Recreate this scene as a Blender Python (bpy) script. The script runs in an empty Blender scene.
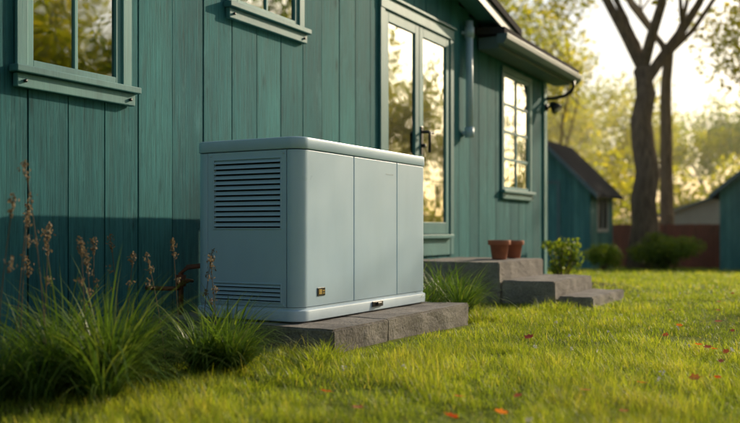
import bpy, math, random
import numpy as np
from mathutils import Vector
random.seed(7); rng=np.random.default_rng(7)
S=bpy.context.scene
COL=S.collection

# ------------------------------------------------------------------ helpers
def empty(name,parent=None):
    o=bpy.data.objects.new(name,None); o.empty_display_size=.2; COL.objects.link(o)
    if parent: o.parent=parent
    return o
def mesh(name,verts,faces,mat=None,parent=None,smooth=False,attr=None):
    me=bpy.data.meshes.new(name)
    if isinstance(verts,np.ndarray):
        n=len(verts); f=np.asarray(faces,dtype=np.int32); k=f.shape[1]; m=len(f)
        me.vertices.add(n); me.vertices.foreach_set('co',verts.astype(np.float32).ravel())
        me.loops.add(m*k); me.loops.foreach_set('vertex_index',f.ravel())
        me.polygons.add(m); me.polygons.foreach_set('loop_start',np.arange(0,m*k,k,dtype=np.int32))
        me.polygons.foreach_set('loop_total',np.full(m,k,dtype=np.int32))
        me.update(calc_edges=True)
    else:
        me.from_pydata([tuple(v) for v in verts],[],faces); me.update()
    if smooth: me.polygons.foreach_set('use_smooth',[True]*len(me.polygons))
    if attr is not None:
        a=me.attributes.new('rnd','FLOAT','POINT'); a.data.foreach_set('value',np.asarray(attr,dtype=np.float32))
    if mat: me.materials.append(mat)
    o=bpy.data.objects.new(name,me); COL.objects.link(o)
    if parent: o.parent=parent
    return o
BF=[(0,3,2,1),(4,5,6,7),(0,1,5,4),(1,2,6,5),(2,3,7,6),(3,0,4,7)]
def boxes(name,lst,mat,parent=None,bevel=0.0,seg=2,attr=False):
    V=[];F=[];A=[]
    for b in lst:
        x0,x1,y0,y1,z0,z1=b[:6]; k=len(V)
        V+=[(x0,y0,z0),(x1,y0,z0),(x1,y1,z0),(x0,y1,z0),(x0,y0,z1),(x1,y0,z1),(x1,y1,z1),(x0,y1,z1)]
        F+=[tuple(k+i for i in f) for f in BF]; A+=[b[6] if len(b)>6 else random.random()]*8
    o=mesh(name,V,F,mat,parent,attr=A)
    if bevel>0:
        m=o.modifiers.new('bev','BEVEL'); m.width=bevel; m.segments=seg; m.limit_method='ANGLE'
    return o
def prism(name,poly,axis,a0,a1,mat,parent=None,bevel=0):
    """poly list of 2D pts extruded along axis ('x': pts=(y,z); 'y': pts=(x,z); 'z': pts=(x,y))"""
    def P(p,a):
        return {'x':(a,p[0],p[1]),'y':(p[0],a,p[1]),'z':(p[0],p[1],a)}[axis]
    n=len(poly); V=[P(p,a0) for p in poly]+[P(p,a1) for p in poly]
    F=[tuple(range(n))[::-1],tuple(range(n,2*n))]+[(i,(i+1)%n,n+(i+1)%n,n+i) for i in range(n)]
    o=mesh(name,V,F,mat,parent)
    import bmesh
    bm=bmesh.new(); bm.from_mesh(o.data); bmesh.ops.recalc_face_normals(bm,faces=bm.faces); bm.to_mesh(o.data); bm.free()
    if bevel>0:
        m=o.modifiers.new('bev','BEVEL'); m.width=bevel; m.segments=2; m.limit_method='ANGLE'
    return o
def tube_data(path,radii,ns=10,off=0,cap=True):
    V=[];F=[]; path=[Vector(p) for p in path]
    up=Vector((.31,.17,.93))
    for i,p in enumerate(path):
        t=(path[min(i+1,len(path)-1)]-path[max(i-1,0)]).normalized()
        a=t.cross(up)
        if a.length<.05: a=t.cross(Vector((1,0,0)))
        a.normalize(); b=t.cross(a)
        for j in range(ns):
            th=2*math.pi*j/ns
            V.append(p+(a*math.cos(th)+b*math.sin(th))*radii[i])
    for i in range(len(path)-1):
        for j in range(ns):
            j2=(j+1)%ns
            F.append((off+i*ns+j,off+i*ns+j2,off+(i+1)*ns+j2,off+(i+1)*ns+j))
    if cap:
        F.append(tuple(off+j for j in range(ns))[::-1]); F.append(tuple(off+(len(path)-1)*ns+j for j in range(ns)))
    return V,F
def tubes(name,lst,mat,parent=None,ns=12):
    V=[];F=[]
    for path,r in lst:
        if not hasattr(r,'__len__'): r=[r]*len(path)
        v,f=tube_data(path,r,ns,len(V)); V+=v;F+=f
    return mesh(name,V,F,mat,parent,smooth=False if ns<6 else True)
def lathe(name,prof,cx,cy,cz,mat,parent=None,ns=28):
    V=[];F=[]
    for r,z in prof:
        for j in range(ns):
            th=2*math.pi*j/ns; V.append((cx+r*math.cos(th),cy+r*math.sin(th),cz+z))
    for i in range(len(prof)-1):
        for j in range(ns):
            j2=(j+1)%ns; F.append((i*ns+j,i*ns+j2,(i+1)*ns+j2,(i+1)*ns+j))
    return mesh(name,V,F,mat,parent,smooth=True)

# ------------------------------------------------------------------ materials
class NT:
    def __init__(s,name):
        s.m=bpy.data.materials.new(name); s.m.use_nodes=True; s.t=s.m.node_tree; s.t.nodes.clear()
        s.out=s.t.nodes.new('ShaderNodeOutputMaterial')
    def n(s,typ,**k):
        nd=s.t.nodes.new(typ)
        for a,b in k.items():
            if a.startswith('i_'):
                nd.inputs[a[2:].replace('_',' ')].default_value=b
            else: setattr(nd,a,b)
        return nd
    def l(s,a,b): s.t.links.new(a,b)
def ramp(nt,fac,stops):
    r=nt.n('ShaderNodeValToRGB'); e=r.color_ramp.elements
    while len(e)<len(stops): e.new(.5)
    for i,(p,c) in enumerate(stops): e[i].position=p; e[i].color=(*c,1)
    nt.l(fac,r.inputs['Fac']); return r.outputs['Color']
def mix(nt,fac,a,b,mode='MIX'):
    m=nt.n('ShaderNodeMix'); m.data_type='RGBA'; m.blend_type=mode
    for sock,v in ((m.inputs[0],fac),(m.inputs[6],a),(m.inputs[7],b)):
        if hasattr(v,'is_linked') or hasattr(v,'links'): nt.l(v,sock)
        elif isinstance(v,(int,float)): sock.default_value=v
        else: sock.default_value=(*v,1)
    return m.outputs[2]
def noise(nt,scale,detail=4,vec=None,stretch=None,rough=.55):
    tc=nt.n('ShaderNodeTexCoord'); src=tc.outputs['Object'] if vec is None else vec
    if stretch:
        mp=nt.n('ShaderNodeMapping'); mp.inputs['Scale'].default_value=stretch; nt.l(src,mp.inputs['Vector']); src=mp.outputs['Vector']
    n=nt.n('ShaderNodeTexNoise'); n.inputs['Scale'].default_value=scale; n.inputs['Detail'].default_value=detail; n.inputs['Roughness'].default_value=rough
    nt.l(src,n.inputs['Vector']); return n.outputs['Fac']
def bump(nt,h,strength,dist=.01):
    b=nt.n('ShaderNodeBump'); b.inputs['Strength'].default_value=strength; b.inputs['Distance'].default_value=dist
    nt.l(h,b.inputs['Height']); return b.outputs['Normal']
def simple(name,c1,c2=None,scale=8,rough=.6,metal=0,bstr=.1,bd=.005,stretch=None,spec=.5):
    nt=NT(name); p=nt.n('ShaderNodeBsdfPrincipled'); nt.l(p.outputs[0],nt.out.inputs[0])
    c2=c2 or tuple(v*.8 for v in c1)
    f=noise(nt,scale,5,stretch=stretch)
    nt.l(ramp(nt,f,[(.3,c1),(.7,c2)]),p.inputs['Base Color'])
    p.inputs['Roughness'].default_value=rough; p.inputs['Metallic'].default_value=metal
    p.inputs['Specular IOR Level'].default_value=spec
    if bstr>0: nt.l(bump(nt,noise(nt,scale*4,5,stretch=stretch),bstr,bd),p.inputs['Normal'])
    return nt.m
def wood_paint(name,c,var=.35,rough=.55,grain=1.0,spec=.18):
    nt=NT(name); p=nt.n('ShaderNodeBsdfPrincipled'); nt.l(p.outputs[0],nt.out.inputs[0])
    p.inputs['Specular IOR Level'].default_value=spec
    at=nt.n('ShaderNodeAttribute',attribute_name='rnd')
    tc=nt.n('ShaderNodeTexCoord'); cb=nt.n('ShaderNodeCombineXYZ')
    mm=nt.n('ShaderNodeMath',operation='MULTIPLY'); mm.inputs[1].default_value=37.; nt.l(at.outputs['Fac'],mm.inputs[0])
    nt.l(mm.outputs[0],cb.inputs[2]); nt.l(mm.outputs[0],cb.inputs[0])
    ad=nt.n('ShaderNodeVectorMath',operation='ADD'); nt.l(tc.outputs['Object'],ad.inputs[0]); nt.l(cb.outputs[0],ad.inputs[1])
    v=ad.outputs[0]
    g=noise(nt,6,8,vec=v,stretch=(14,14,.55),rough=.65)
    big=noise(nt,1.6,4,vec=v,stretch=(1.5,1.5,.5))
    kn=nt.n('ShaderNodeTexVoronoi'); kn.inputs['Scale'].default_value=1.0
    mp=nt.n('ShaderNodeMapping'); mp.inputs['Scale'].default_value=(5,5,1.7); nt.l(v,mp.inputs[0]); nt.l(mp.outputs[0],kn.inputs['Vector'])
    knr=ramp(nt,kn.outputs['Distance'],[(.03,(0.35,.35,.35)),(.12,(1,1,1))])
    lo=tuple(x*(1-var) for x in c); hi=tuple(min(1,x*(1+var)) for x in c)
    base=ramp(nt,g,[(.28,lo),(.5,c),(.75,hi)])
    base=mix(nt,1.0,base,ramp(nt,big,[(.3,(.62,.68,.70)),(.7,(1.2,1.13,1.1))]),'MULTIPLY')
    base=mix(nt,1.0,base,ramp(nt,at.outputs['Fac'],[(0,(.70,.77,.80)),(1,(1.15,1.10,1.08))]),'MULTIPLY')
    base=mix(nt,.75*grain,base,knr,'MULTIPLY')
    # fine dark checks along the grain
    ck=noise(nt,9,3,vec=v,stretch=(30,30,.8)); base=mix(nt,.9*grain,base,ramp(nt,ck,[(.32,(.38,.38,.38)),(.38,(1,1,1))]),'MULTIPLY')
    # rubbed, faded patches
    wr=noise(nt,2.6,7,vec=v,stretch=(3,3,.9),rough=.7); wf=nt.n('ShaderNodeMapRange'); wf.inputs['From Min'].default_value=.58; wf.inputs['From Max'].default_value=.72; wf.inputs['To Max'].default_value=.45*grain; nt.l(wr,wf.inputs['Value'])
    base=mix(nt,wf.outputs[0],base,tuple(x*1.3+.05 for x in c))
    nt.l(base,p.inputs['Base Color'])
    rr=nt.n('ShaderNodeMapRange'); rr.inputs['To Min'].default_value=rough-.12; rr.inputs['To Max'].default_value=rough+.15
    nt.l(g,rr.inputs['Value']); nt.l(rr.outputs[0],p.inputs['Roughness'])
    nt.l(bump(nt,g,.4*grain,.007),p.inputs['Normal'])
    return nt.m
def leaf_mat(name,stops,trans=.45,tcol=(1.3,1.25,.5),rough=.45):
    nt=NT(name); at=nt.n('ShaderNodeAttribute',attribute_name='rnd')
    c=ramp(nt,at.outputs['Fac'],stops)
    p=nt.n('ShaderNodeBsdfPrincipled'); nt.l(c,p.inputs['Base Color']); p.inputs['Roughness'].default_value=rough; p.inputs['Specular IOR Level'].default_value=.3
    t=nt.n('ShaderNodeBsdfTranslucent'); nt.l(mix(nt,1.0,c,tcol,'MULTIPLY'),t.inputs['Color'])
    ms=nt.n('ShaderNodeMixShader'); ms.inputs[0].default_value=trans
    nt.l(p.outputs[0],ms.inputs[1]); nt.l(t.outputs[0],ms.inputs[2]); nt.l(ms.outputs[0],nt.out.inputs[0])
    return nt.m

M_wall=wood_paint('teal_board_paint',(.046,.190,.205),.36,.72,1.0,.12)
M_trim=wood_paint('teal_trim_paint',(.105,.285,.29),.12,.5,.3,.3)
M_dark=simple('dark_gap',(.01,.012,.012),rough=.9,bstr=0)
M_roof=simple('asphalt_shingle',(.035,.033,.036),(.06,.055,.055),30,.95,bstr=.6,spec=.1)
M_fascia=simple('fascia_paint',(.09,.14,.155),(.12,.18,.19),5,.45,bstr=.05)
M_pipe=simple('downspout_paint',(.36,.50,.58),(.42,.56,.64),6,.4,bstr=.03)
M_black=simple('black_metal',(.012,.012,.013),(.02,.02,.02),20,.35,bstr=.03)
M_gold=simple('brass_label',(.5,.36,.12),rough=.4,metal=.6,bstr=0)
M_room=simple('room_interior',(.10,.075,.05),(.05,.04,.03),2,.9,bstr=0)
M_curtain=simple('curtain_fabric',(.55,.5,.42),(.42,.38,.32),3,.9,bstr=.2,stretch=(8,8,.3))
M_terra=simple('terracotta',(.42,.14,.07),(.30,.10,.055),12,.8,bstr=.15)
M_soil=simple('soil',(.05,.035,.022),(.09,.06,.04),14,.95,bstr=.6,bd=.02)
M_copper=simple('rusty_pipe',(.22,.07,.03),(.12,.05,.03),25,.6,metal=.3)
M_fence=wood_paint('red_brown_fence_paint',(.28,.08,.045),.3)
M_shed=wood_paint('shed_paint',(.10,.27,.25),.2)
M_cream=simple('neighbour_siding',(.42,.38,.34),(.48,.45,.40),2,.7,bstr=.05)

def metal_paint():
    nt=NT('generator_enamel'); p=nt.n('ShaderNodeBsdfPrincipled'); nt.l(p.outputs[0],nt.out.inputs[0])
    f=noise(nt,2.2,5); c=ramp(nt,f,[(.3,(.45,.62,.78)),(.7,(.51,.68,.83))])
    st=noise(nt,3,5,stretch=(3,3,.6)); c=mix(nt,.25,c,ramp(nt,st,[(.35,(.86,.87,.86)),(.6,(1,1,1))]),'MULTIPLY')
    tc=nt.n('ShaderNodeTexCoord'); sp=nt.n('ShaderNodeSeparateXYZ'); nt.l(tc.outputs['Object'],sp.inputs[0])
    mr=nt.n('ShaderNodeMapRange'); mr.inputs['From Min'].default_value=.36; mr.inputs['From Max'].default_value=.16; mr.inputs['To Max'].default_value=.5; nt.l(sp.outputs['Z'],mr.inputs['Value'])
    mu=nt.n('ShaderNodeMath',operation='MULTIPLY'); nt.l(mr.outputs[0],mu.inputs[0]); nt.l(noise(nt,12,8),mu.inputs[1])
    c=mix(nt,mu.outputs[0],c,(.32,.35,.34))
    nt.l(c,p.inputs['Base Color'])
    r=nt.n('ShaderNodeMapRange'); r.inputs['To Min'].default_value=.22; r.inputs['To Max'].default_value=.42
    nt.l(noise(nt,5,6),r.inputs['Value']); nt.l(r.outputs[0],p.inputs['Roughness'])
    nt.l(bump(nt,noise(nt,260,2),.06,.001),p.inputs['Normal'])
    return nt.m
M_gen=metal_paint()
M_base=simple('generator_base_polymer',(.56,.69,.80),(.48,.60,.70),9,.5,bstr=.04)
def concrete():
    nt=NT('weathered_concrete'); p=nt.n('ShaderNodeBsdfPrincipled'); nt.l(p.outputs[0],nt.out.inputs[0])
    a=noise(nt,5,6); b=noise(nt,90,4)
    c=ramp(nt,a,[(.25,(.14,.125,.118)),(.5,(.25,.225,.205)),(.75,(.38,.345,.31))])
    c=mix(nt,.7,c,ramp(nt,b,[(.3,(.45,.43,.4)),(.6,(1,1,1))]),'MULTIPLY')
    nt.l(c,p.inputs['Base Color']); p.inputs['Roughness'].default_value=.92
    n1=nt.n('ShaderNodeBump'); n1.inputs['Strength'].default_value=.8; n1.inputs['Distance'].default_value=.008
    nt.l(noise(nt,60,8),n1.inputs['Height']); nt.l(n1.outputs[0],p.inputs['Normal'])
    return nt.m
M_conc=concrete()
def glass():
    nt=NT('window_glass'); g=nt.n('ShaderNodeBsdfGlossy'); g.inputs['Roughness'].default_value=.015; g.inputs['Color'].default_value=(.86,.9,.9,1)
    nt.l(bump(nt,noise(nt,2.2,2),.08,.02),g.inputs['Normal'])
    t=nt.n('ShaderNodeBsdfTransparent'); t.inputs['Color'].default_value=(.75,.8,.78,1)
    fr=nt.n('ShaderNodeFresnel'); fr.inputs['IOR'].default_value=1.9
    mr=nt.n('ShaderNodeMapRange'); mr.inputs['From Max'].default_value=.5; mr.inputs['To Min'].default_value=.2; mr.inputs['To Max'].default_value=.95
    nt.l(fr.outputs[0],mr.inputs['Value'])
    ms=nt.n('ShaderNodeMixShader'); nt.l(mr.outputs[0],ms.inputs[0])
    nt.l(t.outputs[0],ms.inputs[1]); nt.l(g.outputs[0],ms.inputs[2]); nt.l(ms.outputs[0],nt.out.inputs[0])
    return nt.m
M_glass=glass()
def bark():
    nt=NT('bark'); p=nt.n('ShaderNodeBsdfPrincipled'); nt.l(p.outputs[0],nt.out.inputs[0])
    a=noise(nt,4,7,stretch=(3,3,.5)); nt.l(ramp(nt,a,[(.3,(.10,.06,.038)),(.7,(.32,.21,.13))]),p.inputs['Base Color'])
    p.inputs['Roughness'].default_value=.95; nt.l(bump(nt,a,1,.06),p.inputs['Normal']); return nt.m
M_bark=bark()
M_grass=leaf_mat('grass_blades',[(0,(.09,.14,.022)),(.45,(.24,.32,.042)),(.85,(.42,.46,.075)),(1,(.56,.48,.19))],.54,(1.7,1.6,.5))
M_strap=leaf_mat('strap_leaves',[(0,(.05,.10,.022)),(.6,(.11,.19,.04)),(1,(.25,.30,.08))],.42,(1.5,1.5,.55),.4)
M_seed=leaf_mat('seed_heads',[(0,(.15,.11,.075)),(1,(.32,.24,.16))],.35,(1.2,1.15,.9),.8)
M_leaf=leaf_mat('tree_leaves',[(0,(.10,.16,.02)),(.5,(.20,.27,.03)),(1,(.36,.36,.05))],.55,(1.9,1.8,.5))
M_leafy=leaf_mat('golden_leaves',[(0,(.17,.22,.02)),(.5,(.33,.35,.035)),(1,(.50,.44,.05))],.6,(1.8,1.65,.5))
M_bush=leaf_mat('bush_leaves',[(0,(.07,.12,.02)),(.6,(.18,.25,.035)),(1,(.36,.38,.06))],.5,(1.7,1.6,.5))
M_fallen=leaf_mat('fallen_leaf',[(0,(.5,.07,.03)),(.6,(.75,.16,.04)),(1,(.8,.32,.06))],.4,(1.3,1,.7))
M_clover=leaf_mat('clover_flower',[(0,(.6,.58,.5)),(1,(.75,.72,.66))],.3,(1,1,1))

# ------------------------------------------------------------------ ground
def gz(x,y):
    x=np.asarray(x,float); y=np.asarray(y,float)
    s=np.clip(x-9,0,36)*.033
    u=.014*np.sin(x*1.7+y*.9)+.012*np.sin(y*2.3-x*.6)+.02*np.sin(x*.31+1)*np.sin(y*.4)
    return -s+u*np.clip((2.9-y)*1.5,0.2,1)-.005
def gmat():
    nt=NT('lawn_soil'); p=nt.n('ShaderNodeBsdfPrincipled'); nt.l(p.outputs[0],nt.out.inputs[0])
    a=noise(nt,.5,6); b=noise(nt,30,5)
    c=ramp(nt,a,[(.3,(.13,.16,.03)),(.55,(.20,.24,.04)),(.75,(.25,.27,.06))])
    c=mix(nt,.8,c,ramp(nt,b,[(.3,(.5,.45,.4)),(.65,(1.1,1.1,1.0))]),'MULTIPLY')
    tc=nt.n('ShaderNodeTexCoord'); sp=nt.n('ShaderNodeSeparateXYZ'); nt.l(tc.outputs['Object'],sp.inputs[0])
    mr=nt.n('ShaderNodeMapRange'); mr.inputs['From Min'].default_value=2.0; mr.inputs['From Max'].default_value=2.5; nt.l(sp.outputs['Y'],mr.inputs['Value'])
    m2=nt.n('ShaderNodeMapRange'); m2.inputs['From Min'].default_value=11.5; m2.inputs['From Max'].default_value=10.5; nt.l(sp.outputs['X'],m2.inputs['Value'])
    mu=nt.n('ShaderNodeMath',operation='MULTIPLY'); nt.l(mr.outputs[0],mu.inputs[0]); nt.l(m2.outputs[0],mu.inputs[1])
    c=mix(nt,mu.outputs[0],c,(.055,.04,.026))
    nt.l(c,p.inputs['Base Color']); p.inputs['Roughness'].default_value=1; p.inputs['Specular IOR Level'].default_value=.1
    nt.l(bump(nt,b,.8,.03),p.inputs['Normal']); return nt.m
gx=np.concatenate([[-600,-200,-80,-40,-20],np.arange(-10,46,.35),[50,60,80,120,250,600,1200]])
gy=np.concatenate([[-1200,-500,-200,-80,-40,-25],np.arange(-16,14,.35),[18,25,40,80,200,500,1200]])
X,Y=np.meshgrid(gx,gy,indexing='ij'); Z=gz(X,Y)
V=np.stack([X.ravel(),Y.ravel(),Z.ravel()],1); nx,ny=len(gx),len(gy)
I=np.arange(nx*ny).reshape(nx,ny)
F=np.stack([I[:-1,:-1].ravel(),I[1:,:-1].ravel(),I[1:,1:].ravel(),I[:-1,1:].ravel()],1)
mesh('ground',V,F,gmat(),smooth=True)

# ------------------------------------------------------------------ blades
def blades(name,P,az,L,W,th0,kap,rnd,mat,segs=3,parent=None):
    n=len(P); ts=np.linspace(0,1,segs+1)
    d=np.stack([np.cos(az),np.sin(az),np.zeros(n)],1); s=np.stack([-np.sin(az),np.cos(az),np.zeros(n)],1)
    tw=rng.uniform(-.6,.6,n)[:,None]; s=s*np.cos(tw)+d*np.sin(tw)
    cur=P.copy(); rows=[]
    for i,t in enumerate(ts):
        w=(W*(1-t**1.8)*.5*(.75+.5*t*(1-t)*2))[:,None]
        if i==segs: rows.append(cur[:,None,:])
        else: rows.append(np.stack([cur-s*w,cur+s*w],1))
        th=(th0+kap*t)[:,None]
        cur=cur+(d*np.sin(th)+np.array([0,0,1.])*np.cos(th))*(L/segs)[:,None]
    V=np.concatenate(rows,1); k=V.shape[1]; V=V.reshape(-1,3)
    base=(np.arange(n)*k)[:,None]
    tri=[]
    for i in range(segs-1):
        a=2*i; tri+= [[a,a+1,a+3],[a,a+3,a+2]]
    a=2*(segs-1); tri.append([a,a+1,a+2])
    F=(base[:,:,None]+np.array(tri)[None]).reshape(-1,3)
    return mesh(name,V,F,mat,parent,attr=np.repeat(rnd,k),smooth=True)
C29=math.cos(math.radians(29)); S29=math.sin(math.radians(29))
def inblock(x,y):
    b=(y>3.25)&(x<10.5)&(x>-6)
    b|=(x>3.3)&(x<5.02)&(y>1.99)&(y<3.3)
    b|=(x>6.45)&(x<7.65)&(y>1.67)
    b|=(x>23.9)&(x<26.6)&(y>6.25)&(y<9)
    return b
def lawn_pts(n,z0,z1,spread):
    z=np.sqrt(rng.uniform(z0*z0,z1*z1,n)); a=rng.uniform(-spread,spread,n); xr=z*a
    x=C29*z+S29*xr; y=S29*z-C29*xr
    k=~inblock(x,y); x=x[k];y=y[k]
    bed=np.clip((y-2.15-.12*np.sin(x*3))/.4,0,1)*(x<11)
    k=rng.uniform(0,1,len(x))>bed*.8; return x[k],y[k],bed[k]
G1=rng.normal(0,1,(512,512))
def vnoise(x,y,c):
    u=x/c+200.; v=y/c+200.; i=np.floor(u).astype(int); j=np.floor(v).astype(int); fu=u-i; fv=v-j
    fu=fu*fu*(3-2*fu); fv=fv*fv*(3-2*fv); g=lambda a,b:G1[a%512,b%512]
    return (g(i,j)*(1-fu)+g(i+1,j)*fu)*(1-fv)+(g(i,j+1)*(1-fu)+g(i+1,j+1)*fu)*fv
def patch(x,y):
    return .38*vnoise(x,y,.09)+.38*vnoise(x+7,y,.27)+.35*vnoise(x,y+9,.8)+.3*vnoise(x,y,2.7)
PX=[];PL=[];PW=[];PR=[];PT=[];PK=[]
for n,z0,z1,sp,h,w in ((190000,1.25,4.2,.56,.038,.0024),(190000,4.2,8,.54,.040,.0038),(110000,8,16,.5,.045,.008),(90000,16,42,.5,.052,.020)):
    x,y,bed=lawn_pts(n,z0,z1,sp); m=len(x); p=np.clip(patch(x,y),-1.1,1.5)
    k=rng.uniform(0,1,m)<(.8+.35*p); x,y,p=x[k],y[k],p[k]; m=len(x)
    L=h*(1+.6*p)*rng.uniform(.45,1.5,m)
    tall=rng.uniform(0,1,m)<.010; L[tall]*=1.8
    near=((x>3.2)&(x<5.2)&(y>1.75)&(y<2.05)); L[near]*=.6
    PX.append(np.stack([x,y,gz(x,y)-.004],1)); PL.append(L); PW.append(w*rng.uniform(.7,1.3,m))
    r=np.clip(.45+.30*p+rng.normal(0,.16,m),0,.93); r[rng.uniform(0,1,m)<.04]=1; PR.append(r)
    PT.append(rng.uniform(.05,.9,m)); PK.append(rng.uniform(.1,1.6,m))
P=np.concatenate(PX); n=len(P)
blades('grass',P,rng.uniform(0,6.283,n),np.concatenate(PL),np.concatenate(PW),np.concatenate(PT),np.concatenate(PK),np.concatenate(PR),M_grass,3)

def strap(name,cx,cy,rx,ry,n,L,w=.009,mat=None,parent=None,nc=None):
    a=rng.uniform(0,6.283,n); r=np.sqrt(rng.uniform(0,1,n))
    nc=nc or max(3,int(rx*ry*60)); ci=rng.integers(0,nc,n); ca=rng.uniform(0,6.283,nc); cr=np.sqrt(rng.uniform(0,1,nc))
    x=cx+rx*cr[ci]*np.cos(ca[ci])+.045*r*np.cos(a); y=cy+ry*cr[ci]*np.sin(ca[ci])+.045*r*np.sin(a)
    ch=rng.uniform(.75,1.15,nc)[ci]
    P=np.stack([x,y,gz(x,y)-.01],1)
    LL=L*ch*rng.uniform(.55,1.25,n)
    return blades(name,P,a+rng.normal(0,.4,n),LL,w*rng.uniform(.6,1.3,n),rng.uniform(0,.6,n),rng.uniform(.7,2.5,n),np.clip(rng.normal(.5,.25,n),0,1),mat or M_strap,7,parent)
strap('ornamental_grass',2.10,2.55,.36,.34,1300,.46)
strap('ornamental_grass',2.76,2.38,.46,.24,1600,.38)
strap('ornamental_grass',5.50,2.45,.60,.26,1700,.40,.010)
strap('ornamental_grass',2.95,2.92,.60,.15,500,.30)
tf=empty('grass_tufts')
for (a,b,s,nn,hh) in ((3.6,1.80,.4,500,.07),(5.25,2.1,.2,500,.16),(3.15,1.98,.16,500,.13),(6.2,1.9,.25,500,.13),(7.0,1.5,.5,700,.09),(7.9,1.9,.3,600,.14),(8.6,2.6,.6,900,.18),(2.5,1.9,.5,700,.09)):
    strap('tuft',a,b,s,.08 if b<2.1 else .15,nn,hh,.004,M_grass,tf,14)

def stalks(name,pts):
    e=empty(name); heads=[]
    for (x,y,h) in pts:
        a=random.uniform(0,6.28); b=random.uniform(.02,.12); c=random.uniform(.02,.22)
        z0=float(gz(x,y)); path=[];cur=Vector((x,y,z0))
        for i in range(9):
            path.append(cur.copy()); th=b+c*i/8; cur=cur+Vector((math.cos(a)*math.sin(th),math.sin(a)*math.sin(th),math.cos(th)))*h/8
        heads.append((path,h))
    tubes('stems',[(p,[.0022-.0001*i for i in range(9)]) for p,h in heads],M_seed,e,ns=5)
    Vv=[];Ff=[];A=[]
    for p,h in heads:
        nseed=75; hl=random.uniform(.045,.08)
        nodes=[(0,hl)]+[(random.uniform(.1,.4),hl*.5) for _ in range(random.randint(1,3))]
        for k in range(nseed):
            f,l_=random.choice(nodes+[nodes[0]]*2)
            t=random.random(); c=p[-1].lerp(p[0],f)-(p[-1]-p[-2]).normalized()*l_*t
            if f>0: c=c+Vector((.012*math.cos(f*40),.012*math.sin(f*40),0))
            rr=.009*math.sin(math.pi*min(1,t*.9+.12))
            c=c+Vector((random.gauss(0,rr),random.gauss(0,rr),random.gauss(0,.004)))
            u=Vector((random.gauss(0,1),random.gauss(0,1),random.gauss(0,1)+1)).normalized(); v=u.cross(Vector((random.gauss(0,1),random.gauss(0,1),random.gauss(0,1)))).normalized()
            s=random.uniform(.005,.009); o=len(Vv)
            Vv+=[c-u*s,c+v*s*.55,c+u*s,c-v*s*.55]; Ff.append((o,o+1,o+2,o+3)); A+=[random.random()]*4
    mesh('seed_heads',Vv,Ff,M_seed,e,attr=A)
stalks('dry_seed_grass',[(2.10,2.45,.84),(2.03,2.52,.66),(2.2,2.6,.62),(2.25,2.42,.56),(2.32,2.62,.60),(1.98,2.62,.62),(2.4,2.55,.52),(2.15,2.7,.7),(2.5,2.65,.56),(1.92,2.5,.72)])
stalks('dry_seed_grass',[(2.62,2.6,.5),(2.75,2.5,.5),(2.9,2.55,.55),(3.0,2.42,.47),(3.1,2.6,.50),(2.7,2.7,.58)])

# fallen leaves
V=[];F=[];A=[]
def fallen(x,y,s):
    z=float(gz(x,y))+.044; a=random.uniform(0,6.28); t=random.uniform(-.6,.6); o=len(V)
    pts=[(0,-.9),(.35,-.55),(.75,-.35),(.5,.05),(.6,.45),(.2,.5),(0,1),(-.2,.5),(-.6,.45),(-.5,.05),(-.75,-.35),(-.35,-.55)]
    V.append((x,y,z))
    for px,py in pts:
        qx=(px*math.cos(a)-py*math.sin(a))*s; qy=(px*math.sin(a)+py*math.cos(a))*s
        V.append((x+qx,y+qy,z+qx*t+.25*s*(px*px+.4*py*py)))
    n=len(pts)
    for i in range(n): F.append((o,o+1+i,o+1+(i+1)%n))
    A.extend([random.random()]*(n+1))
for (x,y) in ((2.72,.98),(2.60,1.10),(2.75,.62),(3.2,.65),(2.98,.78),(4.2,.5),(4.7,.82),(5.2,.60),(2.45,1.55),(3.9,.45),(6.4,1.1),(7.2,.9),(5.8,.7),(4.35,.6),(2.3,1.3),(8,.9),(6.6,.8),(4.1,1.4),(2.5,.9),(2.35,1.0),(3.5,.45),(3.45,.5),(4.25,.52),(4.3,.55),(5.4,.9)):
    fallen(x+random.uniform(-.03,.03),y+random.uniform(-.03,.03),random.uniform(.018,.034))
mesh('fallen_leaves',V,F,M_fallen,attr=A)
V=[];F=[];A=[]
for k in range(60):
    z=random.uniform(2,8); xr=random.uniform(-.2,.5)*z; x=C29*z+S29*xr; y=S29*z-C29*xr
    if y>1.7: continue
    for q in range(8):
        c=Vector((x,y,float(gz(x,y))+.045))+Vector([random.gauss(0,.004) for _ in range(3)]); u=Vector([random.gauss(0,1) for _ in range(3)]).normalized(); v=u.orthogonal().normalized(); s=.005; o=len(V)
        V+=[c-u*s,c+v*s,c+u*s,c-v*s];F.append((o,o+1,o+2,o+3));A+=[random.random()]*4
mesh('clover_flowers',V,F,M_clover,attr=A)

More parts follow.
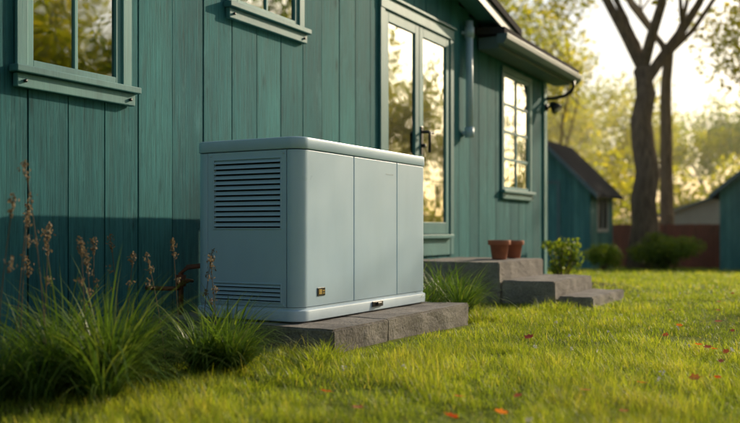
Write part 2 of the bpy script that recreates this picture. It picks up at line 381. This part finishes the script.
# ------------------------------------------------------------------ house
WY=3.3
house=empty('wooden_house')
def walltop(x):
    if x>8.3: return 2.50
    return 2.62+.2*(8.6-x) if x>2 else 3.94-.2*(2-x)
W1=(2.70,3.29,1.335,2.25); W2=(4.22,4.93,1.97,2.75); W3=(8.93,9.80,1.03,2.31); DR=(6.17,7.48,.55,2.38)
ops=[W1,W2,W3,DR]
blist=[]
x=-6.0; 
cuts=[]
while x<10.43-.05:
    w=random.choice([.235,.255,.265,.245]); cuts.append(x); x+=w
cuts.append(10.43)
for a,b in zip(cuts[:-1],cuts[1:]):
    dy=random.uniform(0,.005); r=random.random()
    xs=sorted(set([a,b]+[v for o in ops for v in o[:2] if a+.002<v<b-.002]))
    for i,(p,q) in enumerate(zip(xs[:-1],xs[1:])):
        l=p+(.0042 if p==a else 0); rr=q-(.0042 if q==b else 0)
        mid=(p+q)/2; top=min(walltop(p),walltop(q)); top+=0.02
        segs=[(0.02,top)]
        for o in ops:
            if o[0]<mid<o[1]:
                ns=[]
                for s0,s1 in segs:
                    if o[2]>s0: ns.append((s0,min(o[2],s1)))
                    if o[3]<s1: ns.append((o[3],s1))
                segs=ns
        for s0,s1 in segs: blist.append((l,rr,WY-.0+dy,WY+.025,s0,s1,r))
boxes('wall_boards',blist,M_wall,house,bevel=.004)
bk=[]; xs=sorted(set([-6,10.40]+[v for o in ops for v in o[:2]]+[2,8.3]))
for p,q in zip(xs[:-1],xs[1:]):
    mid=(p+q)/2; segs=[(0.0,min(walltop(p+.001),walltop(q-.001)))]
    for o in ops:
        if o[0]<mid<o[1]: segs=[(0,o[2]),(o[3],segs[0][1])]
    for s0,s1 in segs: bk.append((p,q,WY+.027,WY+.12,s0,s1))
boxes('wall_core',bk,M_dark,house)
boxes('side_walls',[(10.31,10.41,WY+.122,10,0-.1,2.5),(-6,-5.9,WY+.122,10,0,2.3),(-5.9,10.31,9.9,10,0,2.5)],M_wall,house)
sb=[];y=WY+.03
while y<9.9: sb.append((10.41,10.435,y,y+.24,-.1,2.5)); y+=.247
boxes('side_boards',sb,M_wall,house,bevel=.003)
boxes('corner_board',[(10.335,10.45,WY-.022,WY-.002,0,2.48),(10.437,10.458,WY-.0,WY+.1,-.05,2.48)],M_trim,house,bevel=.003)
boxes('foundation',[(-5.98,10.38,WY+.04,9.9,-.5,.018)],M_conc,house)
boxes('room_floor_and_walls',[(-5.8,10.2,6.0,6.05,0,2.4),(-5.8,10.2,WY+.13,6.0,.45,.5)],M_room,house)
def slab_xz(name,pts,y0,y1,mat,par=house): return prism(name,pts,'y',y0,y1,mat,par)
def rk(x): return 2.64+.2*(8.6-x)
slab_xz('main_roof_right',[(2,rk(2)+.02),(8.75,rk(8.75)+.02),(8.75,rk(8.75)+.09),(2,rk(2)+.09)],3.02,10.2,M_roof)
slab_xz('main_roof_left',[(2,rk(2)+.02),(-6.3,rk(2)-1.66+.02),(-6.3,rk(2)-1.66+.09),(2,rk(2)+.09)],3.02,10.2,M_roof)
slab_xz('rake_board',[(2,rk(2)-.09),(8.72,rk(8.72)-.09),(8.72,rk(8.72)+.017),(2,rk(2)+.017)],3.045,3.075,M_fascia)
slab_xz('rake_board_left',[(2,rk(2)-.09),(-6.25,rk(2)-1.65-.09),(-6.25,rk(2)-1.65+.017),(2,rk(2)+.017)],3.045,3.075,M_fascia)
slab_xz('rake_soffit',[(2,rk(2)-.03),(8.7,rk(8.7)-.03),(8.7,rk(8.7)-.005),(2,rk(2)-.005)],3.077,3.29,M_trim)
prism('eave_roof',[(2.98,2.535),(9.9,2.535+.55),(9.9,2.60+.55),(2.98,2.60)],'x',8.12,10.80,M_roof,house)
prism('eave_box',[(3.06,2.41),(3.285,2.41),(3.285,2.53),(3.06,2.53)],'x',8.18,10.74,M_fascia,house,.004)
prism('gutter',[(2.945,2.532),(2.95,2.48),(2.985,2.435),(3.057,2.435),(3.057,2.532)],'x',8.10,10.82,M_fascia,house,.004)

def win(name,o,cols,rows,m=.010,sill=True,curt=True):
    e=empty(name,house); x0,x1,z0,z1=o; c=.062
    cs=[(x0-c,x0,WY-.020,WY-.002,z0,z1),(x1,x1+c,WY-.020,WY-.002,z0,z1),(x0-c,x1+c,WY-.024,WY-.002,z1,z1+c)]
    boxes('casing',cs,M_trim,e,bevel=.004)
    if sill:
        boxes('sill',[(x0-c-.03,x1+c+.03,WY-.060,WY-.002,z0-.035,z0-.001),(x0-c-.01,x1+c+.01,WY-.035,WY-.003,z0-.10,z0-.036)],M_trim,e,bevel=.005)
        tubes('sill_bolts',[([(xx,WY-.036,z0-.07),(xx,WY-.046,z0-.07)],.008) for xx in (x0-c+.03,x1+c-.03)],M_black,e)
    f=.038; y0=WY-.008;y1=WY+.022
    sh=[(x0,x0+f,y0,y1,z0,z1),(x1-f,x1,y0,y1,z0,z1),(x0+f,x1-f,y0,y1,z1-f,z1),(x0+f,x1-f,y0,y1,z0,z0+f)]
    for i in range(1,cols):
        xx=x0+f+(x1-x0-2*f)*i/cols; sh.append((xx-m,xx+m,y0+.004,y1-.002,z0+f,z1-f))
    for i in range(1,rows):
        zz=z0+f+(z1-z0-2*f)*i/rows; sh.append((x0+f,x1-f,y0+.007,y1-.004,zz-m,zz+m))
    boxes('sash',sh,M_trim,e,bevel=.002)
    boxes('glass',[(x0+f-.003,x1-f+.003,WY+.008,WY+.012,z0+f-.003,z1-f+.003)],M_glass,e)
    if curt:
        Vc=[];Fc=[]
        for (ca,cb) in ((x0,x0+(x1-x0)*.33),(x1-(x1-x0)*.33,x1)):
            k=len(Vc); nn=30
            for i in range(nn+1):
                t=i/nn; xx=ca+(cb-ca)*t; yy=WY+.16+.018*math.sin(t*22)
                Vc+=[(xx,yy,z0),(xx,yy,z1)]
            for i in range(nn): Fc.append((k+2*i,k+2*i+2,k+2*i+3,k+2*i+1))
        mesh('curtains',Vc,Fc,M_curtain,e,smooth=True)
win('window_small',W1,2,2); win('window_upper',W2,2,2); win('window_far',W3,2,4,.015)
e=empty('double_glass_door',house); x0,x1,z0,z1=DR; c=.075
boxes('casing',[(x0-c,x0,WY-.022,WY-.002,.36,z1),(x1,x1+c,WY-.022,WY-.002,.36,z1),(x0-c,x1+c,WY-.026,WY-.002,z1,z1+c+.02),(x0-c-.02,x1+c+.02,WY-.045,WY-.002,z1+c+.021,z1+c+.045)],M_trim,e,bevel=.004)
boxes('threshold',[(x0,x1,WY-.06,WY+.02,z0-.035,z0-.001),(x0,x1,WY-.018,WY-.002,.36,z0-.036)],M_trim,e,bevel=.004)
xm=(x0+x1)/2; sh=[];gl=[]
for a,b in ((x0+.004,xm-.004),(xm+.004,x1-.004)):
    st=.075
    sh+=[(a,a+st,WY-.010,WY+.024,z0+.004,z1-.004),(b-st,b,WY-.010,WY+.024,z0+.004,z1-.004),(a+st,b-st,WY-.010,WY+.024,z1-.09,z1-.004),(a+st,b-st,WY-.010,WY+.024,z0+.004,z0+.11)]
    gl.append((a+st-.003,b-st+.003,WY+.006,WY+.010,z0+.107,z1-.087))
boxes('leaves',sh,M_trim,e,bevel=.003); boxes('glass',gl,M_glass,e)
hx=xm+.045
boxes('handle_plate',[(hx-.022,hx+.022,WY-.020,WY-.011,1.25,1.50)],M_black,e,bevel=.004)
tubes('handle_lever',[([(hx,WY-.02,1.45),(hx,WY-.075,1.45),(hx+.01,WY-.085,1.44),(hx+.012,WY-.085,1.35),(hx+.012,WY-.08,1.27)],.013),([(hx,WY-.02,1.33),(hx,WY-.05,1.33)],.017),([(hx,WY-.07,1.45),(hx+.10,WY-.08,1.445)],.010)],M_black,e)

# downspout
ds=empty('downspout'); dx=7.83
tubes('pipe',[([(dx,WY-.065,1.50),(dx,WY-.065,2.62)],.036)],M_pipe,ds,20)
tubes('collars',[([(dx,WY-.065,2.46),(dx,WY-.065,2.56)],.046),([(dx,WY-.065,1.49),(dx,WY-.065,1.585)],.046)],M_pipe,ds,20)
boxes('brackets',[(dx-.05,dx+.05,WY-.03,WY-.002,2.49,2.52),(dx-.05,dx+.05,WY-.03,WY-.002,1.52,1.55)],M_pipe,ds,bevel=.003)
el=empty('gutter_elbow_pipe')
pth=[(10.62,3.0,2.44),(10.62,3.0,2.36),(10.60,3.03,2.30),(10.55,3.10,2.25),(10.48,3.20,2.22),(10.40,3.275,2.21)]
tubes('elbow',[(pth,.022)],M_black,el,14)
lamp=empty('outdoor_wall_lamp')
tubes('mount',[([(10.385,WY-.022,2.10),(10.385,WY-.05,2.10)],.045),([(10.385,WY-.05,2.10),(10.36,WY-.11,2.12)],.016)],M_black,lamp,18)
tubes('hood',[([(10.36,WY-.10,2.145),(10.35,WY-.14,2.11),(10.34,WY-.18,2.06)],[.03,.05,.075])],M_black,lamp,18)
tubes('glass_bulb',[([(10.345,WY-.165,2.075),(10.335,WY-.19,2.045)],[.045,.03])],M_curtain,lamp,14)

# ------------------------------------------------------------------ pad and steps
def rough_blocks(name,lst,ch=.008):
    e=empty(name)
    for i,b in enumerate(lst):
        o=boxes('block_%d'%i,[b],M_conc,e)
        import bmesh
        bm=bmesh.new(); bm.from_mesh(o.data)
        L=[b[1]-b[0],b[3]-b[2],b[5]-b[4]]
        bmesh.ops.bevel(bm,geom=bm.edges[:],offset=ch,segments=2,affect='EDGES')
        bmesh.ops.triangulate(bm,faces=bm.faces[:])
        for _ in range(4 if max(L)<1.2 else 5):
            ed=[e_ for e_ in bm.edges if e_.calc_length()>.04]
            if ed: bmesh.ops.subdivide_edges(bm,edges=ed,cuts=1)
            bmesh.ops.triangulate(bm,faces=bm.faces[:])
        bm.to_mesh(o.data); bm.free()
        from mathutils import noise as nz
        for v in o.data.vertices:
            d=nz.noise(v.co*9)*.006+nz.noise(v.co*30)*.005
            c=Vector(((b[0]+b[1])/2,(b[2]+b[3])/2,(b[4]+b[5])/2)); dd=(v.co-c); dd=Vector((dd.x/L[0],dd.y/L[1],dd.z/L[2]))
            v.co+=dd.normalized()*(d-.002)
    return e
rough_blocks('concrete_pad',[(3.36,3.90,2.05,3.22,-.10,.138),(3.908,4.98,2.06,3.22,-.10,.139)])
rough_blocks('concrete_steps',[(6.47,7.60,2.42,WY-.04,-.1,.335),(6.50,7.60,1.98,2.412,-.1,.195),(6.55,7.58,1.70,1.972,-.1,.08)],.010)

def pot(x,y,s):
    e=empty('flower_pot')
    prof=[(0,0),(.058,0),(.062,.006),(.079,.12),(.092,.121),(.095,.126),(.097,.155),(.094,.162),(.084,.162),(.081,.145),(.0,.142)]
    lathe('pot_body',[(r*s,z*s) for r,z in prof],x,y,.337,M_terra,e)
    lathe('soil',[(.082*s,.146*s),(.05*s,.152*s),(0,.155*s)],x,y,.337,M_soil,e)
pot(7.10,2.655,1.02); pot(7.48,2.66,.98)

# ------------------------------------------------------------------ generator
gen=empty('standby_generator')
GX0,GX1,GY0,GY1=3.476,4.907,2.312,2.965; R=.07
def rr(x0,x1,y0,y1,r,n=8):
    pts=[]
    for cx,cy,a0 in ((x1-r,y0+r,-90),(x1-r,y1-r,0),(x0+r,y1-r,90),(x0+r,y0+r,180)):
        for i in range(n+1):
            a=math.radians(a0+90*i/n); pts.append((cx+r*math.cos(a),cy+r*math.sin(a)))
    return pts
def loft(name,rings,mat,parent):
    V=[];F=[]
    n=None
    for (ins,z) in rings:
        p=rr(GX0+ins,GX1-ins,GY0+ins,GY1-ins,max(.01,R-ins)); n=len(p); V+=[(a,b,z) for a,b in p]
    for i in range(len(rings)-1):
        for j in range(n): F.append((i*n+j,i*n+(j+1)%n,(i+1)*n+(j+1)%n,(i+1)*n+j))
    F.append(tuple(range(n))[::-1]); F.append(tuple((len(rings)-1)*n+j for j in range(n)))
    o=mesh(name,V,F,mat,parent,smooth=True)
    o.data.polygons[len(F)-1].use_smooth=False; o.data.polygons[len(F)-2].use_smooth=False
    m=o.modifiers.new('es','EDGE_SPLIT'); m.split_angle=math.radians(40)
    return o
loft('base_plinth',[(.004,.142),(-.010,.148),(-.012,.192),(-.009,.198),(.004,.202),(.004,.212)],M_base,gen)
loft('inner_core',[(.022,.210),(.022,.990)],M_dark,gen)
loft('lid',[(.012,.984),(-.003,.986),(-.006,.990),(-.006,1.034),(-.004,1.040),(.002,1.043),(.05,1.045),(.25,1.050)],M_gen,gen)
def shell(name,pts,z0,z1,th=.014):
    n=len(pts); cx,cy=(GX0+GX1)/2,(GY0+GY1)/2
    inn=[]
    for i in range(n):
        a=Vector(pts[max(i-1,0)]); b=Vector(pts[min(i+1,n-1)]); t=(b-a).normalized(); nn=Vector((-t.y,t.x))
        if nn.dot(Vector((cx,cy))-Vector(pts[i]))<0: nn=-nn
        inn.append(Vector(pts[i])+nn*th)
    loop=list(pts)+[tuple(v) for v in inn[::-1]]
    o=prism(name,loop,'z',z0,z1,M_gen,gen)
    for p in o.data.polygons: p.use_smooth=True
    m=o.modifiers.new('b','BEVEL'); m.width=.003; m.segments=2; m.limit_method='ANGLE'; m.angle_limit=math.radians(50)
    m2=o.modifiers.new('w','WEIGHTED_NORMAL'); m2.keep_sharp=True
    return o
def arc(cx,cy,a0,a1,n=12): return [(cx+R*math.cos(math.radians(a0+(a1-a0)*i/n)),cy+R*math.sin(math.radians(a0+(a1-a0)*i/n))) for i in range(n+1)]
z0,z1=.214,.981; g=.0035
yd0,yd1=2.392,2.875; s1,s2=3.995,4.496
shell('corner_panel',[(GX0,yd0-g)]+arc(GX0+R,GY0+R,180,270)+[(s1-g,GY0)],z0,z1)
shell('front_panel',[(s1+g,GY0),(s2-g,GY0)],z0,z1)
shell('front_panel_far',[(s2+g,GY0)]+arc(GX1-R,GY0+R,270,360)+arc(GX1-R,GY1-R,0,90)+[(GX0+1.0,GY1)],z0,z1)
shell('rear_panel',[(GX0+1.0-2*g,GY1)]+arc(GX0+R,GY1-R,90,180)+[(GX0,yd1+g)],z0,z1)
A0,A1=2.425,2.835; U0,U1=.600,.942; L0,L1=.238,.322
T=.014
boxes('end_door',[(GX0,GX0+T,yd0,A0,z0,z1),(GX0,GX0+T,A1,yd1,z0,z1),(GX0,GX0+T,A0,A1,U1,z1),(GX0,GX0+T,A0,A1,L1,U0),(GX0,GX0+T,A0,A1,z0,L0)],M_gen,gen)
def lip(y0,y1,za,zb,w=.006,d=.004):
    return [(GX0-d,GX0-.0005,y0-w,y1+w,zb,zb+w),(GX0-d,GX0-.0005,y0-w,y1+w,za-w,za),(GX0-d,GX0-.0005,y0-w,y0,za,zb),(GX0-d,GX0-.0005,y1,y1+w,za,zb)]
boxes('louvre_lips',lip(A0,A1,U0,U1)+lip(A0,A1,L0,L1),M_gen,gen,bevel=.0012)
V=[];F=[]
def slats(za,zb,n):
    p=(zb-za)/n
    for i in range(n):
        zt=za+p*(i+.98)
        prof=[(GX0+.016,zt),(GX0+.008,zt+.0005),(GX0-.003,zt-p*.55),(GX0-.0045,zt-p*.66),(GX0-.002,zt-p*.68),(GX0+.016,zt-p*.16)]
        k=len(V); m=len(prof)
        for yy in (A0+.001,A1-.001):
            V.extend([(a,yy,b) for a,b in prof])
        F.append(tuple(k+j for j in range(m))); F.append(tuple(k+m+j for j in range(m))[::-1])
        for j in range(m): F.append((k+j,k+m+j,k+m+(j+1)%m,k+(j+1)%m))
slats(U0,U1,13); slats(L0,L1,4)
mesh('louvre_slats',V,F,M_gen,gen)
boxes('badge',[(3.63,3.70,GY0-.004,GY0-.001,.262,.303)],M_black,gen,bevel=.001)
boxes('badge_face',[(3.64,3.668,GY0-.0055,GY0-.0042,.27,.295),(3.674,3.693,GY0-.0055,GY0-.0042,.283,.290),(3.674,3.693,GY0-.0055,GY0-.0042,.272,.277)],M_gold,gen)
boxes('latch',[(4.17,4.29,GY0-.020,GY0-.013,.165,.196),(4.205,4.25,GY0-.034,GY0-.0205,.172,.19)],M_black,gen,bevel=.003)
tubes('screws',[([(GX0-.0005,yy,zz),(GX0-.004,yy,zz)],.0045) for yy in (2.407,2.855) for zz in (.225,.965)],M_base,gen)
boxes('maker_mark',[(4.36+i*.016,4.372+i*.016,GY0-.0015,GY0-.0005,.905,.912) for i in range(6)],M_base,gen)

gp=empty('gas_pipe')
tubes('pipe',[([(3.56,3.13,-.05),(3.56,3.13,.36),(3.60,3.12,.39),(3.70,3.05,.40),(3.72,2.96,.40)],.014),([(3.56,3.13,.28),(3.50,3.15,.28),(3.48,3.2,.28),(3.48,3.32,.28)],.012)],M_copper,gp)
tubes('valve',[([(3.56,3.13,.29),(3.56,3.13,.35)],.028),([(3.53,3.06,.32),(3.56,3.13,.32)],.012),([(3.56,3.05,.32),(3.50,3.05,.33)],.009)],M_copper,gp)

# ------------------------------------------------------------------ sheds, fence, neighbour
def shed(name,x0,x1,y0,y1,zg,ze,za,mat,over=.28,roofmat=M_roof,windows=True):
    e=empty(name); ym=(y0+y1)/2
    prism('walls',[(y0,zg),(y1,zg),(y1,ze),(ym,za-.06),(y0,ze)],'x',x0,x1,mat,e)
    bl=[];y=y0
    while y<y1-.02:
        yn=min(y+.16,y1); m=(y+yn)/2; top=ze+(za-.06-ze)*(1-abs(m-ym)/((y1-y0)/2))-.03
        bl.append((x0-.02,x0-.002,y+.004,yn-.004,zg,top)); y=yn
    xx=x0
    while xx<x1-.02:
        xn=min(xx+.16,x1); bl.append((xx+.004,xn-.004,y0-.02,y0-.002,zg,ze-.02)); xx=xn
    boxes('boards',bl,mat,e)
    sl=(za-ze)/((y1-y0)/2); t=.09
    ya=y0-over; zb=ze-sl*over
    prism('roof_near',[(ya,zb),(ym,za),(ym,za+t),(ya,zb+t)],'x',x0-over,x1+over,roofmat,e)
    yb=y1+over
    prism('roof_far',[(yb,zb),(ym,za),(ym,za+t),(yb,zb+t)],'x',x0-over,x1+over,roofmat,e)
    prism('barge_near',[(ya,zb-.06),(ym,za-.06),(ym,za+t-.01),(ya,zb+t-.01)],'x',x0-over-.03,x0-over-.003,M_fascia,e)
    prism('barge_far',[(yb,zb-.06),(ym,za-.06),(ym,za+t-.01),(yb,zb+t-.01)],'x',x0-over-.03,x0-over-.003,M_fascia,e)
    if windows:
        cx=(x0+x1)/2
        boxes('side_window_frame',[(cx-.65,cx-.53,y0-.05,y0-.022,ze-1.25,ze-.2),(cx+.53,cx+.65,y0-.05,y0-.022,ze-1.25,ze-.2),(cx-.53,cx+.53,y0-.05,y0-.022,ze-.30,ze-.2),(cx-.53,cx+.53,y0-.05,y0-.022,ze-1.25,ze-1.15),(cx-.02,cx+.02,y0-.045,y0-.022,ze-1.15,ze-.30)],M_cream,e)
        boxes('side_window_glass',[(cx-.53,cx+.53,y0-.032,y0-.024,ze-1.15,ze-.30)],M_glass,e)
        boxes('door_trim',[(x0-.045,x0-.022,ym-.45,ym-.38,zg,ze+.2),(x0-.045,x0-.022,ym+.38,ym+.45,zg,ze+.2),(x0-.045,x0-.022,ym-.38,ym+.38,ze+.13,ze+.2)],M_fascia,e)
    return e
shed('garden_shed',23.96,26.5,6.3,8.9,-.75,1.78,3.08,M_shed)
shed('garden_shed',27.7,31,.2,3.4,-.85,1.78,3.1,M_shed)
fe=empty('wooden_fence'); fl=[]; y=-9
while y<20: fl.append((33,33.03,y,y+.145,-.85,.80+random.uniform(-.01,.01))); y+=.15
boxes('pickets',fl,M_fence,fe)
boxes('rails',[(33.032,33.08,-9,20,.5,.6),(33.032,33.08,-9,20,-.5,-.4)],M_fence,fe)
shed('neighbour_house',44,52,-1.5,8.0,-1.3,1.35,2.9,M_cream,.35,windows=True)

# ------------------------------------------------------------------ trees
def leafcloud(centers,radii,n,size,flat=.75,seed=0):
    r=np.random.default_rng(seed); c=np.asarray(centers); R_=np.asarray(radii)
    wi=R_**2/np.sum(R_**2); idx=r.choice(len(c),n,p=wi)
    d=r.normal(0,1,(n,3)); d/=np.linalg.norm(d,axis=1)[:,None]; rad=(r.uniform(0,1,n)**.5)[:,None]
    P=c[idx]+d*rad*R_[idx][:,None]*np.array([1,1,flat])
    u=r.normal(0,1,(n,3)); u[:,2]*=.7; u/=np.linalg.norm(u,axis=1)[:,None]
    w=r.normal(0,1,(n,3)); v=np.cross(u,w); v/=np.linalg.norm(v,axis=1)[:,None]
    s=(size*r.uniform(.6,1.3,n))[:,None]
    V=np.stack([P-u*s,P+v*s*.55,P+u*s,P-v*s*.55],1).reshape(-1,3)
    F=np.arange(4*n).reshape(n,4)
    ctone=r.normal(.5,.2,len(c)); A=np.repeat(np.clip(ctone[idx]+r.normal(0,.15,n),0,1),4)
    return V,F,A
def make_tree(H,r0,seed,fork=.4,leafn=5000,leafs=.16,mat=None,crown=1.0,nl=5,lean=(0,0),clumpr=(.9,1.7)):
    rd=random.Random(seed); T=[]; tips=[]
    path=[];p=Vector((0,0,-.3)); nseg=8; hf=H*fork
    for i in range(nseg+1):
        t=i/nseg; path.append(Vector((lean[0]*t+rd.gauss(0,.06)*r0*4*t,lean[1]*t+rd.gauss(0,.06)*r0*4*t,-.3+(hf+.3)*t)))
    rad=[r0*(1.35-.35*min(1,i/1.5) if i<2 else 1-.35*i/nseg) for i in range(nseg+1)]
    T.append((path,rad))
    def limb(start,d,L,r,lev):
        pts=[start.copy()];cur=start.copy();dd=d.normalized(); n=6
        for i in range(n):
            dd=(dd+Vector((rd.gauss(0,.13),rd.gauss(0,.13),rd.gauss(.05,.08)))).normalized()
            cur=cur+dd*L/n; pts.append(cur.copy())
        T.append((pts,[r*(1-.72*i/n) for i in range(n+1)]))
        if lev<2:
            for k in range(rd.randint(3,4)):
                i=rd.randint(2,n); q=pts[i]
                a=rd.uniform(0,6.28); nd=(dd+Vector((math.cos(a),math.sin(a),rd.uniform(-.2,.5)))*.9).normalized()
                limb(q,nd,L*rd.uniform(.45,.65),r*.42,lev+1)
        if lev>=1: tips.append(pts[-1]); tips.append(pts[3])
        if lev==0: tips.append(pts[-1])
    top=path[-1]
    for k in range(nl):
        a=6.283*k/nl+rd.uniform(-.4,.4); el=rd.uniform(.9,2.4)
        st=top if k<3 else path[-2].lerp(top,rd.random())
        limb(st,Vector((math.cos(a)*crown,math.sin(a)*crown,el)),(H-hf)*rd.uniform(.65,.95),rad[-1]*rd.uniform(.55,.75),0)
    V=[];F=[]
    for pp,r in T:
        v,f=tube_data(pp,r,8,len(V),cap=False); V+=v;F+=f
    wood=bpy.data.meshes.new('trunk_and_limbs'); wood.from_pydata([tuple(v) for v in V],[],F); wood.polygons.foreach_set('use_smooth',[True]*len(F)); wood.materials.append(M_bark)
    cs=[tuple(t) for t in tips]; rs=[rd.uniform(*clumpr) for _ in tips]
    LV,LF,LA=leafcloud(cs,rs,leafn,leafs,.7,seed)
    o=mesh('tmp',LV,LF,mat,attr=LA); lm=o.data; bpy.data.objects.remove(o); lm.name='foliage'
    return wood,lm
def place(name,data,x,y,rot,s,parent=None,z=None):
    e=empty(name,parent); e.location=(x,y,float(gz(x,y)) if z is None else z); e.rotation_euler=(0,0,rot); e.scale=(s,s,s)
    for nm,m in zip(('trunk_and_limbs','foliage'),data):
        o=bpy.data.objects.new(nm,m); COL.objects.link(o); o.parent=e
    return e
tA=make_tree(15,.46,11,.42,11000,.13,M_leafy,1.0,4,(.2,-.1),(.7,1.5))
place('oak_tree',tA,27.8,5.6,.6,1)
tB=make_tree(17,.30,23,.5,9000,.14,M_leafy,.9,4,(.1,.3),(.8,1.6))
place('oak_tree',tB,36,6.4,2.0,1)
tC=make_tree(12,.16,31,.35,6500,.12,M_leafy,1.1,4,(.1,0),(.8,1.4))
place('added_shade_tree',tC,38,11.5,1.0,1)
place('added_shade_tree',tC,40,2.6,3.4,1.05)
place('added_shade_tree',tC,30.5,2.0,4.2,1.15,z=-1.0)
# sparse tree added out of view on the right to dapple the grass
tD=make_tree(9.5,.15,77,.36,2200,.11,M_leaf,1.0,5,(.1,0),(.6,1.1))
place('added_shade_tree',tD,22.5,-8.4,1.3,1.0)
gen_t=[make_tree(15,.28,41,.3,5000,.21,M_leaf,1.2,6,(0,0),(1.0,1.9)),
       make_tree(13,.24,53,.22,5000,.21,M_leafy,1.3,6,(0,0),(1.0,1.9)),
       make_tree(17,.30,67,.35,5000,.21,M_leafy,1.1,6,(0,0),(1.0,1.9))]
tl=empty('tree_line'); rd=random.Random(5)
def sunb(x,y):
    b=math.degrees(math.atan2(y-2,x-5)); return -36<b<1
for k in range(38):
    x=rd.uniform(50,85); y=rd.uniform(-45,60)
    if sunb(x,y): continue
    place('tree',gen_t[k%3],x,y,rd.uniform(0,6.28),rd.uniform(.75,1.15),tl,z=-1.2)
for k in range(22):
    x=-30+k*3.6+rd.uniform(-1.4,1.4); y=rd.uniform(-30,-20)
    if sunb(x,y): continue
    place('tree',gen_t[k%3],x,y,rd.uniform(0,6.28),rd.uniform(.5,.9),tl,z=-.2 if x<9 else -.8)
# trees standing across the garden, seen in the door glass
for bx,dd_,sc in ((-25,46,.62),(-29,43,.72),(-33,40,.9),(-15,54,.66),(-9,50,.85),(-4,50,.9)):
    x=7+dd_*math.cos(math.radians(bx)); y=3+dd_*math.sin(math.radians(bx))
    place('tree',gen_t[int(dd_)%3],x,y,rd.uniform(0,6.28),sc,tl,z=-1.2)
for k in range(12):
    a=rd.uniform(math.radians(100),math.radians(220)); r=rd.uniform(28,40)
    place('tree',gen_t[k%3],r*math.cos(a),r*math.sin(a),rd.uniform(0,6.28),rd.uniform(.8,1.1),tl,z=0)
cs=[];rs=[]
for k in range(170):
    y=rd.uniform(-34,50); x=rd.uniform(42,56)
    if 42<x<54 and -4<y<9.5: x=rd.uniform(54,60)
    cs.append((x,y,rd.uniform(-.8,3.4))); rs.append(rd.uniform(1.2,2.4))
LV,LF,LA=leafcloud(cs,rs,52000,.18,.9,99); mesh('shrub_belt',LV,LF,M_leafy,attr=LA)
def bush(x,y,w,h,n,s,mat,seed):
    r=random.Random(seed); cs=[];rs=[]
    g_=float(gz(x,y))
    for k in range(14):
        a=r.uniform(0,6.28); q=r.uniform(0,.75)
        cs.append((x+w/2*q*math.cos(a),y+w/2*q*math.sin(a),g_+h*r.uniform(.2,.8))); rs.append(w*r.uniform(.13,.26))
    e=empty('bush')
    LV,LF,LA=leafcloud(cs,rs,n,s,min(1,h/w*1.2),seed); mesh('foliage',LV,LF,mat,e,attr=LA)
    tubes('stems',[([(x,y,g_-.05),(x+(c[0]-x)*.5,y+(c[1]-y)*.5,g_+.45*(c[2]-g_)),c],[.012*w+.004,.008*w+.003,.004]) for c in cs],M_bark,e,6)
bush(9.95,2.95,.54,.60,900,.026,M_bush,1)
bush(22.1,5.5,1.0,.75,3500,.035,M_bush,2)
bush(26.6,4.85,2.2,1.1,7000,.045,M_bush,3)
bush(27.4,7.2,1.5,.9,4000,.045,M_bush,4)

# ------------------------------------------------------------------ light, sky, camera
EL,AZ=21.5,-20
w=bpy.data.worlds.new('World'); S.world=w; w.use_nodes=True; nt=w.node_tree
bg=nt.nodes['Background']; sk=nt.nodes.new('ShaderNodeTexSky'); sk.sky_type='NISHITA'; sk.sun_disc=False
sk.sun_elevation=math.radians(EL); sk.sun_rotation=math.radians(90-AZ); sk.air_density=1.2; sk.dust_density=2.6; sk.ozone_density=1
nt.links.new(sk.outputs[0],bg.inputs[0]); bg.inputs[1].default_value=.15
L=bpy.data.lights.new('sun','SUN'); L.energy=5; L.angle=math.radians(.6); L.color=(1,.83,.58)
so=bpy.data.objects.new('sun',L); COL.objects.link(so)
d=Vector((math.cos(math.radians(EL))*math.cos(math.radians(AZ)),math.cos(math.radians(EL))*math.sin(math.radians(AZ)),math.sin(math.radians(EL))))
so.rotation_euler=d.to_track_quat('Z','Y').to_euler(); so.location=(30,-8,20)
# evening haze hanging over the far end of the garden
hz=boxes('haze_air',[(22,100,-50,80,-3,22)],None)
nh=NT('haze'); vs=nh.n('ShaderNodeVolumeScatter'); vs.inputs['Color'].default_value=(1,.90,.66,1); vs.inputs['Density'].default_value=.0034; vs.inputs['Anisotropy'].default_value=.55
nh.l(vs.outputs[0],nh.out.inputs['Volume']); hz.data.materials.append(nh.m)
cam=bpy.data.cameras.new('camera'); co=bpy.data.objects.new('camera',cam); COL.objects.link(co)
cam.sensor_width=36; cam.lens=42.1; cam.shift_y=18.5/740; cam.clip_end=4000; cam.clip_start=.05
co.location=(0,0,.59)
fw=Vector((C29,S29,0)); co.rotation_euler=fw.to_track_quat('-Z','Y').to_euler()
cam.dof.use_dof=True; cam.dof.focus_distance=4.4; cam.dof.aperture_fstop=1.6
S.camera=co
S.view_settings.view_transform='Standard'; S.view_settings.look='None'; S.view_settings.exposure=0
